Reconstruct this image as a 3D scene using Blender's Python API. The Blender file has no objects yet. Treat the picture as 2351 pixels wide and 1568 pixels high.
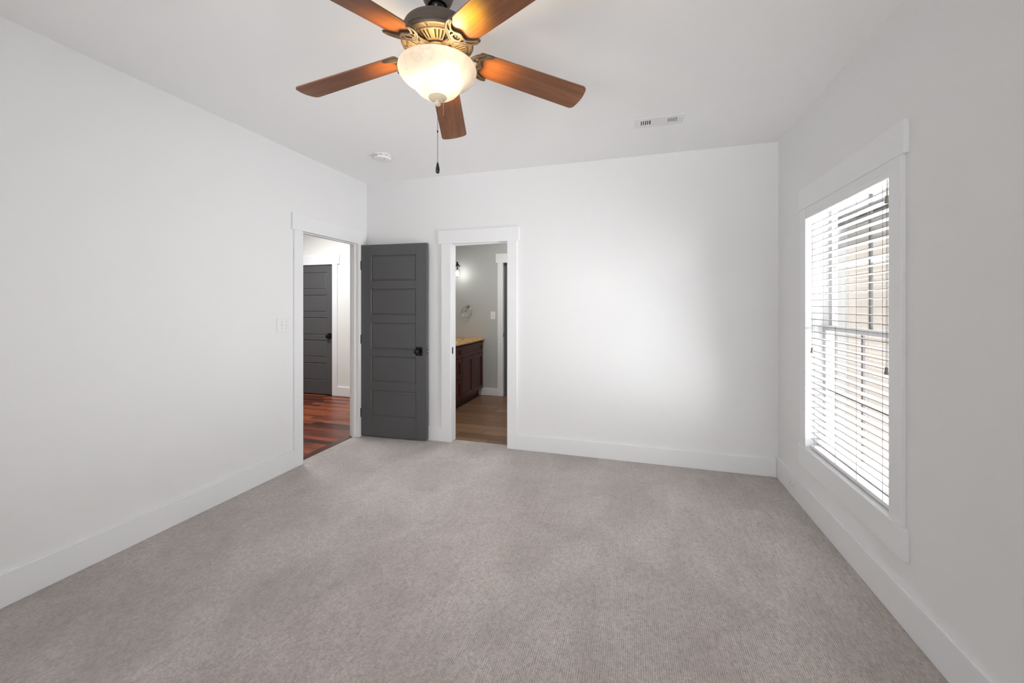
import bpy, bmesh, math, random
from mathutils import Vector, Matrix
random.seed(7)
D = bpy.data
SC = bpy.context.scene
COL = SC.collection
PI = math.pi

# ------------------------------------------------------------------ camera
cam = D.cameras.new('camera')
cam.sensor_width = 36.0
cam.sensor_fit = 'HORIZONTAL'
cam.lens = 36.0 * 920.75 / 2351.0
cam.shift_x = 0.0
cam.shift_y = -(784.0 - 702.16) / 2351.0
cam.clip_start = 0.02
cam.clip_end = 200
cam_o = D.objects.new('camera', cam)
COL.objects.link(cam_o)
cam_o.location = (0, 0, 1.40)
cam_o.rotation_euler = (PI / 2, 0, math.radians(16.786))
SC.camera = cam_o

# ------------------------------------------------------------------ world, lights, exposure
SC.view_settings.view_transform = 'Standard'
SC.view_settings.look = 'None'
SC.view_settings.gamma = 1.0
SC.view_settings.use_curve_mapping = False
SC.view_settings.exposure = 0.27
SC.cycles.use_denoising = True
SC.cycles.max_bounces = 14
SC.cycles.diffuse_bounces = 8
SC.cycles.glossy_bounces = 4
SC.cycles.transmission_bounces = 8
SC.cycles.transparent_max_bounces = 12
SC.cycles.sample_clamp_indirect = 6.0
SC.cycles.caustics_reflective = False
SC.cycles.caustics_refractive = False

world = D.worlds.new('sky')
SC.world = world
world.use_nodes = True
wn = world.node_tree
wn.nodes.clear()
sky = wn.nodes.new('ShaderNodeTexSky')
sky.sky_type = 'HOSEK_WILKIE'
sky.turbidity = 6.0
sky.ground_albedo = 0.4
sky.sun_direction = (-0.55, 0.35, 0.75)
hsv = wn.nodes.new('ShaderNodeHueSaturation')
hsv.inputs['Saturation'].default_value = 0.25
bg = wn.nodes.new('ShaderNodeBackground')
bg.inputs['Strength'].default_value = 2.8
wo = wn.nodes.new('ShaderNodeOutputWorld')
wn.links.new(sky.outputs[0], hsv.inputs['Color'])
wn.links.new(hsv.outputs[0], bg.inputs[0])
wn.links.new(bg.outputs[0], wo.inputs[0])


def area(name, loc, target, sx, sy, power, color=(1, 1, 1), spread=PI):
    l = D.lights.new(name, 'AREA')
    l.shape = 'RECTANGLE'
    l.size = sx
    l.size_y = sy
    l.energy = power
    l.color = color
    l.spread = spread
    o = D.objects.new(name, l)
    COL.objects.link(o)
    o.location = loc
    d = Vector(target) - Vector(loc)
    o.rotation_euler = d.to_track_quat('-Z', 'Y').to_euler()
    return o


sun = D.lights.new('sun', 'SUN')
sun.energy = 3.2
sun.angle = 0.02
sun.color = (1, .95, .88)
sun_o = D.objects.new('sun', sun)
COL.objects.link(sun_o)
sun_o.rotation_euler = (Vector((0.60, 0.30, -0.74))).to_track_quat('-Z', 'Y').to_euler()

# daylight panels outside the seen window, then fill panels added behind the camera
area('daylight_side', (2.0, 2.68, 1.0), (0.0, 2.68, 1.6), 1.65, 2.8, 240, (.975, .988, 1))
area('daylight_ground_bounce', (2.3, 2.60, -.3), (0.6, 2.6, 1.9), 1.8, 2.8, 540, (.975, .988, 1))
area('rear_fill', (-0.9, -2.46, 1.5), (-0.85, 3, 1.75), 2.4, 1.7, 5, (1, 1, 1), 1.2)
area('rear_fill_low', (-0.9, -2.46, 0.85), (-0.5, 1.35, 2.75), 2.4, 1.7, 14.5, (.985, .993, 1), .85)
area('rear_fill_high', (-0.9, -2.46, 1.8), (-0.6, 2.6, 0), 2.4, 1.7, 8, (.985, .993, 1), 1.1)
# unseen fill lights added near the hall and bathroom ceilings, above the door heads
area('hall_fill', (-4.3, 3.9, 2.70), (-4.3, 3.9, 0), 0.9, 0.9, 52, (.96, .985, 1))
area('bathroom_fill', (-1.5, 4.75, 2.70), (-1.5, 4.75, 0), 0.5, 0.5, 18, (1, .99, .97))


# ------------------------------------------------------------------ materials
class NT:
    def __init__(self, name):
        self.m = D.materials.new(name)
        self.m.use_nodes = True
        self.t = self.m.node_tree
        self.t.nodes.clear()
        self.out = self.n('ShaderNodeOutputMaterial')

    def n(self, kind, **kw):
        o = self.t.nodes.new(kind)
        for k, v in kw.items():
            if k in o.inputs:
                o.inputs[k].default_value = v
            else:
                setattr(o, k, v)
        return o

    def l(self, a, b):
        self.t.links.new(a, b)

    def bsdf(self, **kw):
        b = self.n('ShaderNodeBsdfPrincipled')
        for k, v in kw.items():
            k = k.replace('_', ' ')
            b.inputs[k].default_value = v
        self.l(b.outputs[0], self.out.inputs[0])
        return b

    def pos(self, obj=False, scale=(1, 1, 1), rot=(0, 0, 0)):
        tc = self.n('ShaderNodeTexCoord')
        mp = self.n('ShaderNodeMapping')
        mp.inputs['Scale'].default_value = scale
        mp.inputs['Rotation'].default_value = rot
        self.l(tc.outputs['Object'], mp.inputs[0])
        return mp.outputs[0]

    def noise(self, vec, scale, detail=3, rough=.55, dist=0.0):
        o = self.n('ShaderNodeTexNoise')
        o.inputs['Scale'].default_value = scale
        o.inputs['Detail'].default_value = detail
        o.inputs['Roughness'].default_value = rough
        o.inputs['Distortion'].default_value = dist
        if vec is not None:
            self.l(vec, o.inputs['Vector'])
        return o.outputs['Fac']

    def ramp(self, fac, stops, interp='LINEAR'):
        r = self.n('ShaderNodeValToRGB')
        cr = r.color_ramp
        cr.interpolation = interp
        while len(cr.elements) < len(stops):
            cr.elements.new(0.5)
        for e, (p, c) in zip(cr.elements, stops):
            e.position = p
            e.color = c if len(c) == 4 else (*c, 1)
        self.l(fac, r.inputs[0])
        return r.outputs[0]

    def math(self, op, a, b=None, c=None):
        o = self.n('ShaderNodeMath', operation=op)
        for i, v in enumerate((a, b, c)):
            if v is None:
                continue
            if isinstance(v, (int, float)):
                o.inputs[i].default_value = v
            else:
                self.l(v, o.inputs[i])
        return o.outputs[0]

    def mix(self, fac, a, b, mode='MIX'):
        o = self.n('ShaderNodeMix', data_type='RGBA', blend_type=mode)
        for sock, v in ((o.inputs[0], fac), (o.inputs[6], a), (o.inputs[7], b)):
            if isinstance(v, (int, float)):
                sock.default_value = v
            elif isinstance(v, tuple):
                sock.default_value = v if len(v) == 4 else (*v, 1)
            else:
                self.l(v, sock)
        return o.outputs[2]

    def bump(self, h, b, strength=.3, dist=.002):
        o = self.n('ShaderNodeBump')
        o.inputs['Strength'].default_value = strength
        o.inputs['Distance'].default_value = dist
        self.l(h, o.inputs['Height'])
        self.l(o.outputs[0], b.inputs['Normal'])


def S(r, g, b):
    f = lambda v: (v / 255 / 12.92) if v / 255 <= .04045 else ((v / 255 + .055) / 1.055) ** 2.4
    return (f(r), f(g), f(b), 1)


def paint(name, col, rough=.6, bumps=.05, scale=260):
    n = NT(name)
    b = n.bsdf(Base_Color=col, Roughness=rough)
    if bumps:
        n.bump(n.noise(n.pos(), scale, 2), b, bumps, .001)
    return n.m


def plain(name, col, rough=.5, metal=0.0, **kw):
    n = NT(name)
    n.bsdf(Base_Color=col, Roughness=rough, Metallic=metal, **kw)
    return n.m


M = {}
M['wall'] = paint('wall_paint', (.80, .80, .80, 1), .7)
M['ceil'] = paint('ceiling_paint', (.90, .90, .90, 1), .8)
M['trim'] = paint('trim_paint', (.82, .825, .83, 1), .35, .02, 120)
M['hallwall'] = paint('hall_paint', (.78, .78, .745, 1), .7)
M['bathwall'] = paint('bathroom_paint', (.49, .50, .485, 1), .65)
M['door'] = paint('door_paint', (.086, .086, .088, 1), .45, .06, 180)
M['black'] = plain('black_metal', (.006, .006, .006, 1), .3, .3)
M['plastic'] = plain('white_plastic', (.80, .80, .80, 1), .35)
M['hole'] = plain('dark_slot', (.02, .02, .02, 1), .8)
M['screw'] = plain('grey_screw', (.35, .35, .35, 1), .4, .5)
M['chrome'] = plain('chrome', (.5, .5, .51, 1), .12, 1.0)
M['steel'] = plain('steel_latch', (.8, .8, .8, 1), .2, .9)
M['cord'] = plain('cord', (.16, .145, .135, 1), .8)
M['tassel'] = plain('tassel', (.22, .185, .16, 1), .6)
M['vinyl'] = plain('window_vinyl', (.40, .40, .395, 1), .4)
M['muntin'] = plain('dark_muntin', (.05, .048, .046, 1), .5)
M['slat'] = plain('blind_slat', (.38, .378, .372, 1), .5)


def carpet():
    n = NT('carpet')
    p = n.pos()
    sx = n.n('ShaderNodeSeparateXYZ')
    n.l(p, sx.inputs[0])
    # loop rows run along y, one row per 8.5 mm, wobbling a little
    wob = n.noise(n.pos(scale=(30, 5, 1)), 1.0, 2)
    x = n.math('MULTIPLY', sx.outputs[0], 1 / .0085)
    x = n.math('ADD', x, n.math('MULTIPLY', wob, .9))
    row = n.math('FLOOR', x)
    fr = n.math('SUBTRACT', x, row)
    rib = n.math('SUBTRACT', 1.0, n.math('ABSOLUTE', n.math('SUBTRACT', n.math('MULTIPLY', fr, 2.0), 1.0)))  # 0 edge, 1 centre
    # dashes: per row random phase, random per-cell value along y
    cv = n.n('ShaderNodeCombineXYZ')
    n.l(n.math('MULTIPLY', row, 7.31), cv.inputs[0])
    n.l(n.math('MULTIPLY', sx.outputs[1], 34.0), cv.inputs[1])
    dash = n.noise(cv.outputs[0], 1.0, 2, .6)
    cv2 = n.n('ShaderNodeCombineXYZ')
    n.l(n.math('MULTIPLY', row, 3.17), cv2.inputs[0])
    n.l(n.math('MULTIPLY', sx.outputs[1], 95.0), cv2.inputs[1])
    tuft = n.noise(cv2.outputs[0], 1.0, 3, .7)
    gap = n.ramp(rib, [(0.06, (1, 1, 1)), (.50, (0, 0, 0))])
    dm = n.ramp(dash, [(.44, (.06, .06, .06)), (.60, (1, 1, 1))])
    dark = n.math('MULTIPLY', gap, dm)
    big = n.noise(n.pos(scale=(1, .8, 1)), 2.3, 4, .6, .6)
    mid = n.noise(p, 16, 3, .6)
    fine = n.noise(p, 420, 2, .7)
    tone = n.mix(n.ramp(big, [(.38, (0, 0, 0)), (.62, (1, 1, 1))]), (.46, .408, .378), (.70, .64, .60))
    tone = n.mix(n.ramp(mid, [(.3, (0, 0, 0)), (.75, (.45, .45, .45))]), tone, (.60, .54, .52))
    t2 = n.mix(n.ramp(tuft, [(.3, (.85, .85, .85)), (.75, (0, 0, 0))]), tone, (.32, .28, .257))
    t2 = n.mix(n.ramp(fine, [(.42, (0, 0, 0)), (.8, (.55, .55, .55))]), t2, (.76, .70, .665))
    colr = n.mix(n.math('MULTIPLY', dark, .80), t2, (.10, .085, .078))
    b = n.bsdf(Roughness=.95)
    b.inputs['Sheen Weight'].default_value = .15
    n.l(colr, b.inputs['Base Color'])
    h = n.math('ADD', n.math('MULTIPLY', rib, .8), n.math('MULTIPLY', tuft, .7))
    n.bump(h, b, .7, .004)
    return n.m


def planks(name, width, length, stops, rough, joint, grain_tint, along='x', streak=.5, gap=.004):
    """Boards running along x; every board has its own tone."""
    n = NT(name)
    p = n.pos()
    sx = n.n('ShaderNodeSeparateXYZ')
    n.l(p, sx.inputs[0])
    X, Yv = sx.outputs[0], sx.outputs[1]
    yy = n.math('DIVIDE', Yv, width)
    row = n.math('FLOOR', yy)
    fy = n.math('SUBTRACT', yy, row)
    wn1 = n.n('ShaderNodeTexWhiteNoise', noise_dimensions='1D')
    n.l(row, wn1.inputs['W'])
    xx = n.math('ADD', n.math('DIVIDE', X, length), n.math('MULTIPLY', wn1.outputs[0], 7.0))
    cell = n.math('FLOOR', xx)
    fx = n.math('SUBTRACT', xx, cell)
    cv = n.n('ShaderNodeCombineXYZ')
    n.l(row, cv.inputs[0])
    n.l(cell, cv.inputs[1])
    wn2 = n.n('ShaderNodeTexWhiteNoise', noise_dimensions='2D')
    n.l(cv.outputs[0], wn2.inputs['Vector'])
    base = n.ramp(wn2.outputs[0], stops)
    off = n.n('ShaderNodeCombineXYZ')
    n.l(n.math('ADD', n.math('MULTIPLY', X, 2.6), n.math('MULTIPLY', wn2.outputs[0], 40.0)), off.inputs[0])
    n.l(n.math('MULTIPLY', Yv, 42.0), off.inputs[1])
    g = n.noise(off.outputs[0], 1.0, 5, .65, 1.2)
    off2 = n.n('ShaderNodeCombineXYZ')
    n.l(n.math('ADD', n.math('MULTIPLY', X, 2.0), n.math('MULTIPLY', wn2.outputs[0], 91.0)), off2.inputs[0])
    n.l(n.math('MULTIPLY', Yv, 12.0), off2.inputs[1])
    g2 = n.noise(off2.outputs[0], 1.0, 3, .6, .6)
    c = n.mix(n.ramp(g, [(.42, (0, 0, 0)), (.68, (streak, streak, streak))]), base, grain_tint)
    c = n.mix(n.ramp(g2, [(.45, (0, 0, 0)), (.75, (streak * .9,) * 3)]), c, grain_tint)
    e = gap / width
    jy = n.math('LESS_THAN', n.math('MINIMUM', fy, n.math('SUBTRACT', 1.0, fy)), e / 2)
    e2 = gap / length
    jx = n.math('LESS_THAN', n.math('MINIMUM', fx, n.math('SUBTRACT', 1.0, fx)), e2 / 2)
    j = n.math('MAXIMUM', jy, jx)
    c = n.mix(j, c, joint)
    b = n.bsdf(Roughness=rough)
    n.l(c, b.inputs['Base Color'])
    n.bump(n.math('SUBTRACT', n.math('MULTIPLY', g2, .6), j), b, .25, .003)
    return n.m


def blade_wood():
    n = NT('fan_blade_wood')
    p = n.pos(scale=(2.2, 26, 26))
    g = n.noise(p, 1.0, 5, .6, .9)
    g2 = n.noise(n.pos(scale=(5, 150, 60)), 1.0, 3, .7)
    c = n.ramp(g, [(.25, S(118, 77, 52)), (.5, S(140, 93, 64)), (.75, S(160, 111, 78))])
    c = n.mix(n.ramp(g2, [(.4, (.5, .5, .5)), (.7, (0, 0, 0))]), c, S(98, 58, 40))
    b = n.bsdf(Roughness=.42)
    n.l(c, b.inputs['Base Color'])
    return n.m


def cabinet_wood():
    n = NT('cabinet_cherry')
    g = n.noise(n.pos(scale=(40, 40, 2.5)), 1.0, 4, .6, .6)
    c = n.ramp(g, [(.3, (.046, .0095, .007)), (.7, (.090, .020, .0135))])
    b = n.bsdf(Roughness=.35)
    n.l(c, b.inputs['Base Color'])
    return n.m


def marble():
    n = NT('gold_marble')
    g = n.noise(n.pos(), 9, 5, .65, 2.5)
    c = n.ramp(g, [(.3, (.42, .19, .05)), (.5, (.66, .36, .10)), (.75, (.80, .55, .24))])
    b = n.bsdf(Roughness=.18)
    n.l(c, b.inputs['Base Color'])
    return n.m


def bronze():
    n = NT('oil_rubbed_bronze')
    b = n.bsdf(Base_Color=(.068, .053, .043, 1), Roughness=.45)
    b.inputs['Specular IOR Level'].default_value = .35
    n.bump(n.noise(n.pos(), 500, 2), b, .06, .0006)
    return n.m


def alabaster():
    n = NT('alabaster_glass')
    v = n.noise(n.pos(), 4.5, 3, .5, 1.6)
    vein = n.ramp(v, [(.475, (1, 1, 1)), (.50, (.86, .80, .70)), (.525, (1, 1, 1))])
    cloud = n.ramp(n.noise(n.pos(), 11, 4, .6, .8), [(.3, (.86, .78, .63)), (.7, (.97, .92, .82))])
    c = n.mix(.55, cloud, n.mix(1.0, cloud, vein, 'MULTIPLY'))
    c = n.mix(1.0, c, (.25, .30, .46), 'MULTIPLY')
    tr = n.n('ShaderNodeBsdfTranslucent')
    df = n.n('ShaderNodeBsdfDiffuse')
    gl = n.n('ShaderNodeBsdfGlossy')
    gl.inputs['Roughness'].default_value = .15
    n.l(c, tr.inputs[0])
    n.l(c, df.inputs[0])
    m1 = n.n('ShaderNodeMixShader')
    m1.inputs[0].default_value = .45
    n.l(tr.outputs[0], m1.inputs[1])
    n.l(df.outputs[0], m1.inputs[2])
    m2 = n.n('ShaderNodeMixShader')
    fr = n.n('ShaderNodeFresnel')
    fr.inputs[0].default_value = 1.4
    n.l(n.math('MULTIPLY', fr.outputs[0], .5), m2.inputs[0])
    n.l(m1.outputs[0], m2.inputs[1])
    n.l(gl.outputs[0], m2.inputs[2])
    n.l(m2.outputs[0], n.out.inputs[0])
    return n.m


def emit(name, col, strength):
    n = NT(name)
    e = n.n('ShaderNodeEmission')
    e.inputs[0].default_value = col
    e.inputs[1].default_value = strength
    n.l(e.outputs[0], n.out.inputs[0])
    return n.m


def glass(name, gloss=.06, tint=(1, 1, 1, 1)):
    n = NT(name)
    t = n.n('ShaderNodeBsdfTransparent')
    t.inputs[0].default_value = tint
    g = n.n('ShaderNodeBsdfGlossy')
    g.inputs['Roughness'].default_value = .02
    m = n.n('ShaderNodeMixShader')
    m.inputs[0].default_value = gloss
    n.l(t.outputs[0], m.inputs[1])
    n.l(g.outputs[0], m.inputs[2])
    n.l(m.outputs[0], n.out.inputs[0])
    return n.m


def stucco():
    n = NT('beige_stucco')
    a = n.noise(n.pos(), 30, 4, .7)
    c = n.ramp(a, [(.3, (.55, .495, .445)), (.7, (.66, .605, .55))])
    b = n.bsdf(Roughness=.9)
    n.l(c, b.inputs['Base Color'])
    n.bump(a, b, .4, .01)
    return n.m


M['carpet'] = carpet()
M['hallfloor'] = planks('hall_boards', .088, .75,
                        [(0, (.030, .010, .007)), (.2, (.13, .026, .011)), (.5, (.24, .048, .016)), (.8, (.36, .085, .026)), (1, (.40, .11, .036))],
                        .34, (.008, .004, .003), (.022, .008, .006), streak=.7, gap=.003)
M['bathfloor'] = planks('bathroom_tile', .152, .92,
                        [(0, (.165, .086, .044)), (.5, (.235, .128, .068)), (1, (.31, .175, .098))],
                        .4, (.05, .03, .018), (.11, .064, .039), streak=.55, gap=.006)
M['blade'] = blade_wood()
M['cherry'] = cabinet_wood()
M['marble'] = marble()
M['bronze'] = bronze()
M['bowl'] = alabaster()
M['bulb'] = emit('warm_bulb', (1, .68, .33, 1), 125)
M['sconcebulb'] = emit('sconce_bulb', (1, .98, .95, 1), 46)
M['pane'] = glass('window_glass')
M['jar'] = glass('jar_glass', .12, (.93, .93, .93, 1))
M['stucco'] = stucco()
M['white_ext'] = plain('white_siding', (.60, .60, .595, 1), .6)
M['extpane'] = plain('dark_pane', (.16, .18, .19, 1), .35)
M['roofing'] = plain('roof_shingle', (.10, .095, .09, 1), .9)
M['concrete'] = paint('concrete', (.42, .42, .44, 1), .9, .2, 40)
M['strip'] = planks('threshold_wood', .3, 2.0, [(0, (.075, .022, .012)), (1, (.11, .034, .017))], .3, (.07, .02, .01), (.03, .01, .007))


# ------------------------------------------------------------------ mesh helpers
def box(bm, x0, x1, y0, y1, z0, z1):
    c = [bm.verts.new((x, y, z)) for x in (x0, x1) for y in (y0, y1) for z in (z0, z1)]
    for f in ((0, 1, 3, 2), (4, 6, 7, 5), (0, 4, 5, 1), (2, 3, 7, 6), (0, 2, 6, 4), (1, 5, 7, 3)):
        bm.faces.new([c[i] for i in f])


def lathe(bm, prof, seg=48, c=(0, 0, 0), close=False):
    rings = []
    for r, z in prof:
        if r < 1e-6:
            rings.append([bm.verts.new((c[0], c[1], c[2] + z))])
        else:
            rings.append([bm.verts.new((c[0] + r * math.cos(2 * PI * i / seg), c[1] + r * math.sin(2 * PI * i / seg), c[2] + z)) for i in range(seg)])
    for a, b in zip(rings, rings[1:]):
        for i in range(seg):
            j = (i + 1) % seg
            if len(a) == 1 and len(b) == 1:
                continue
            if len(a) == 1:
                bm.faces.new((a[0], b[j], b[i]))
            elif len(b) == 1:
                bm.faces.new((a[i], a[j], b[0]))
            else:
                bm.faces.new((a[i], a[j], b[j], b[i]))


def tube(bm, pts, r, seg=8, flat=1.0, closed=False, up=None):
    """Sweep a round (or flattened) section along pts."""
    pts = [Vector(p) for p in pts]
    n = len(pts)
    rings = []
    prev = None
    for i, p in enumerate(pts):
        a = pts[i - 1] if (i or closed) else p
        b = pts[(i + 1) % n] if (i < n - 1 or closed) else p
        t = (b - a).normalized()
        ref = up or (prev if prev is not None else (Vector((0, 0, 1)) if abs(t.z) < .9 else Vector((1, 0, 0))))
        u = (ref - t * ref.dot(t)).normalized()
        if up is None:
            prev = u
        w = t.cross(u)
        rr = r[i] if isinstance(r, (list, tuple)) else r
        rings.append([bm.verts.new(p + (u * math.sin(2 * PI * k / seg) * flat + w * math.cos(2 * PI * k / seg)) * rr) for k in range(seg)])
    m = n if closed else n - 1
    for i in range(m):
        a, b = rings[i], rings[(i + 1) % n]
        for k in range(seg):
            j = (k + 1) % seg
            bm.faces.new((a[k], a[j], b[j], b[k]))
    if not closed:
        bm.faces.new(rings[0][::-1])
        bm.faces.new(rings[-1])


def ball(bm, c, r, sx=1, sy=1, sz=1, seg=12):
    m = Matrix.Translation(c) @ Matrix.Diagonal((sx, sy, sz, 1))
    bmesh.ops.create_uvsphere(bm, u_segments=seg, v_segments=max(6, seg * 2 // 3), radius=r, matrix=m)


def prism(bm, outline, z0, z1):
    lo = [bm.verts.new((x, y, z0)) for x, y in outline]
    hi = [bm.verts.new((x, y, z1)) for x, y in outline]
    n = len(outline)
    bm.faces.new(lo[::-1])
    bm.faces.new(hi)
    for i in range(n):
        j = (i + 1) % n
        bm.faces.new((lo[i], lo[j], hi[j], hi[i]))


def mk(name, fill, mat, parent=None, smooth=False, bevel=0.0, loc=None, rot=None, label=None):
    bm = bmesh.new()
    fill(bm)
    bmesh.ops.recalc_face_normals(bm, faces=bm.faces)
    me = D.meshes.new(name)
    bm.to_mesh(me)
    bm.free()
    me.materials.append(mat)
    if smooth:
        for p in me.polygons:
            p.use_smooth = True
        me.set_sharp_from_angle(angle=math.radians(38))
    o = D.objects.new(name, me)
    COL.objects.link(o)
    if parent is not None:
        o.parent = parent
    if loc:
        o.location = loc
    if rot:
        o.rotation_euler = rot
    if bevel:
        b = o.modifiers.new('bevel', 'BEVEL')
        b.width = bevel
        b.segments = 2
        b.limit_method = 'ANGLE'
        b.angle_limit = math.radians(50)
    if label:
        o['label'] = label
    return o


def boxes(*bs):
    def f(bm):
        for b in bs:
            box(bm, *b)
    return f


def tag(o, label, cat, kind=None, group=None):
    o['label'] = label
    o['category'] = cat
    if kind:
        o['kind'] = kind
    if group:
        o['group'] = group
    return o


def empty(name, loc, rz=0.0):
    o = D.objects.new(name, None)
    COL.objects.link(o)
    o.location = loc
    o.rotation_euler = (0, 0, rz)
    o.empty_display_size = .1
    return o


# ------------------------------------------------------------------ dimensions
XL, XR, YB, H = -2.811, 1.140, 3.772, 2.743
YR = -2.30                     # wall behind the camera
WL, WB, WRt = .080, .083, .15  # wall thicknesses
T = .018

# ------------------------------------------------------------------ bedroom shell
tag(mk('floor', boxes((XL, XR, YR, YB, -.06, 0), (-2.862, XL, 2.867, 3.615, -.06, 0), (-1.783, -1.186, YB, 3.846, -.06, 0)), M['carpet']),
    'taupe ribbed loop carpet covering the bedroom floor', 'carpet', 'structure')
tag(mk('ceiling', boxes((XL - WL, XR + WRt, YR - .12, YB + WB, H, H + .12)), M['ceil']),
    'flat white ceiling carrying the fan', 'ceiling', 'structure')
tag(mk('wall_left', boxes((XL - WL, XL, YR, 2.845, -.06, H), (XL - WL, XL, 3.637, YB, -.06, H), (XL - WL, XL, 2.845, 3.637, 2.081, H)), M['wall']),
    'long white wall on the left with the open hall doorway', 'wall', 'structure')
tag(mk('wall_back', boxes((XL - WL, -1.805, YB, YB + WB, -.06, H), (-1.164, XR + WRt, YB, YB + WB, -.06, H), (-1.805, -1.164, YB, YB + WB, 2.057, H)), M['wall']),
    'white far wall pierced by the narrow bathroom doorway', 'wall', 'structure')
W0, W1, WZ0, WZ1 = 2.258, 3.192, .433, 2.071
tag(mk('wall_right', boxes((XR, XR + WRt, YR, W0 - .02, -.06, H), (XR, XR + WRt, W1 + .02, YB, -.06, H),
                           (XR, XR + WRt, W0 - .02, W1 + .02, -.06, WZ0 - .02), (XR, XR + WRt, W0 - .02, W1 + .02, WZ1 + .02, H)), M['wall']),
    'white wall on the right around the blind-covered window', 'wall', 'structure')
RX0, RX1, RZ0, RZ1 = -2.1, .3, .65, 2.35
tag(mk('wall_front', boxes((XL - WL, RX0, YR - .12, YR, -.06, H), (RX1, XR + WRt, YR - .12, YR, -.06, H),
                           (RX0, RX1, YR - .12, YR, -.06, RZ0), (RX0, RX1, YR - .12, YR, RZ1, H)), M['wall']),
    'white wall behind the viewpoint with an added window opening', 'wall', 'structure')

BH = .147


def baseboard(name, b, label):
    return tag(mk(name, boxes(b), M['trim'], bevel=.003), label, 'baseboard', 'structure')


baseboard('baseboard_left', (XL, XL + T, YR, 2.770, 0, .158), 'tall white baseboard along the left wall up to the hall doorway')
baseboard('baseboard_back', (-1.083, XR - T, YB - T, YB, 0, BH), 'white baseboard along the far wall right of the bathroom doorway')
baseboard('baseboard_corner', (XL + T, -1.896, YB - T, YB, 0, BH), 'short white baseboard behind the open grey door')
baseboard('baseboard_right', (XR - T, XR, YR, YB - T, 0, .165), 'white baseboard below the window along the right wall')

# doorway trims (casing = the thing, jamb and stop = parts)
t1 = mk('trim_1', boxes((XL, XL + T, 2.770, 2.862, 0, 2.060), (XL, XL + T, 3.620, 3.708, 0, 2.060), (XL, XL + T + .003, 2.747, 3.738, 2.060, 2.203),
                        (XL - WL - T, XL - WL, 2.770, 2.862, 0, 2.060), (XL - WL - T, XL - WL, 3.620, 3.708, 0, 2.060),
                        (XL - WL - T, XL - WL, 2.747, 3.738, 2.060, 2.203)), M['trim'], bevel=.002)
tag(t1, 'white flat casing around the hall doorway', 'door casing', 'structure')
mk('jamb', boxes((XL - WL - .015, XL + .0155, 2.845, 2.867, 0, 2.064), (XL - WL - .015, XL + .0155, 3.615, 3.637, 0, 2.064), (XL - WL - .015, XL + .0155, 2.845, 3.637, 2.064, 2.081)), M['trim'], t1, bevel=.0015)
mk('stop', boxes((-2.875, -2.838, 2.867, 2.879, 0, 2.064), (-2.875, -2.838, 3.603, 3.615, 0, 2.064), (-2.875, -2.838, 2.879, 3.603, 2.052, 2.064)), M['trim'], t1, bevel=.0015)

t2 = mk('trim_2', boxes((-1.896, -1.789, YB - T, YB, 0, 2.036), (-1.180, -1.083, YB - T, YB, 0, 2.036), (-1.928, -1.062, YB - T - .003, YB, 2.036, 2.176),
                        (-1.896, -1.789, YB + WB, YB + WB + .014, 0, 2.036), (-1.180, -1.083, YB + WB, YB + WB + .014, 0, 2.036),
                        (-1.928, -1.062, YB + WB, YB + WB + .014, 2.036, 2.176)), M['trim'], bevel=.002)
tag(t2, 'white flat casing around the narrow bathroom doorway', 'door casing', 'structure')
mk('jamb', boxes((-1.805, -1.785, YB - .0155, YB + WB + .011, 0, 2.040), (-1.184, -1.164, YB - .0155, YB + WB + .011, 0, 2.040), (-1.805, -1.164, YB - .0155, YB + WB + .011, 2.040, 2.057)), M['trim'], t2, bevel=.0015)
mk('stop', boxes((-1.785, -1.184, 3.80, 3.813, 2.026, 2.040), (-1.785, -1.184, 3.835, 3.848, 2.026, 2.040)), M['trim'], t2, bevel=.0015)
mk('strike_plate', boxes((-1.786, -1.7835, 3.778, 3.803, .905, .972)), M['black'], t2)

# ------------------------------------------------------------------ doors
PANEL = [(.0557, .189), (.231, .367), (.407, .5445), (.582, .718), (.759, .897)]


def door_fill(W, Hd, th=.045):
    def f(bm):
        s0, s1 = .117, W - .120
        box(bm, 0, s0, 0, th, 0, Hd)
        box(bm, s1, W, 0, th, 0, Hd)
        zs = [(Hd * (1 - b), Hd * (1 - a)) for a, b in PANEL]
        edges = [Hd] + [v for p in zs for v in (p[1], p[0])] + [0]
        for k in range(0, len(edges), 2):
            box(bm, s0, s1, 0, th, edges[k + 1], edges[k])
        for z0, z1 in zs:
            for face, sg in ((0.0, 1), (th, -1)):
                steps = [(0, 0), (.004, .007), (.010, .008), (.022, .002), (.026, .0025)]
                prev = None
                for ins, dep in steps:
                    y = face + sg * dep
                    ring = [bm.verts.new(v) for v in ((s0 + ins, y, z0 + ins), (s1 - ins, y, z0 + ins), (s1 - ins, y, z1 - ins), (s0 + ins, y, z1 - ins))]
                    if prev:
                        for i in range(4):
                            j = (i + 1) % 4
                            bm.faces.new((prev[i], prev[j], ring[j], ring[i]))
                    prev = ring
                bm.faces.new(prev)
    return f


def knob_fill(x, z, r=.029):
    def f(bm):
        for rot in (0,):
            prof = [(0, -.062), (.010, -.0615), (.012, -.060), (.024, -.058), (r, -.050), (r, -.040), (.024, -.034), (.012, -.030), (.012, -.006), (.018, -.0045), (.018, 0)]
            seg = 28
            rings = []
            for rr, yy in prof:
                rings.append([bm.verts.new((x + rr * math.cos(2 * PI * i / seg), yy, z + rr * math.sin(2 * PI * i / seg))) for i in range(seg)] if rr else [bm.verts.new((x, yy, z))])
            for a, b in zip(rings, rings[1:]):
                for i in range(seg):
                    j = (i + 1) % seg
                    if len(a) == 1:
                        bm.faces.new((a[0], b[i], b[j]))
                    else:
                        bm.faces.new((a[i], a[j], b[j], b[i]))
    return f


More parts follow.
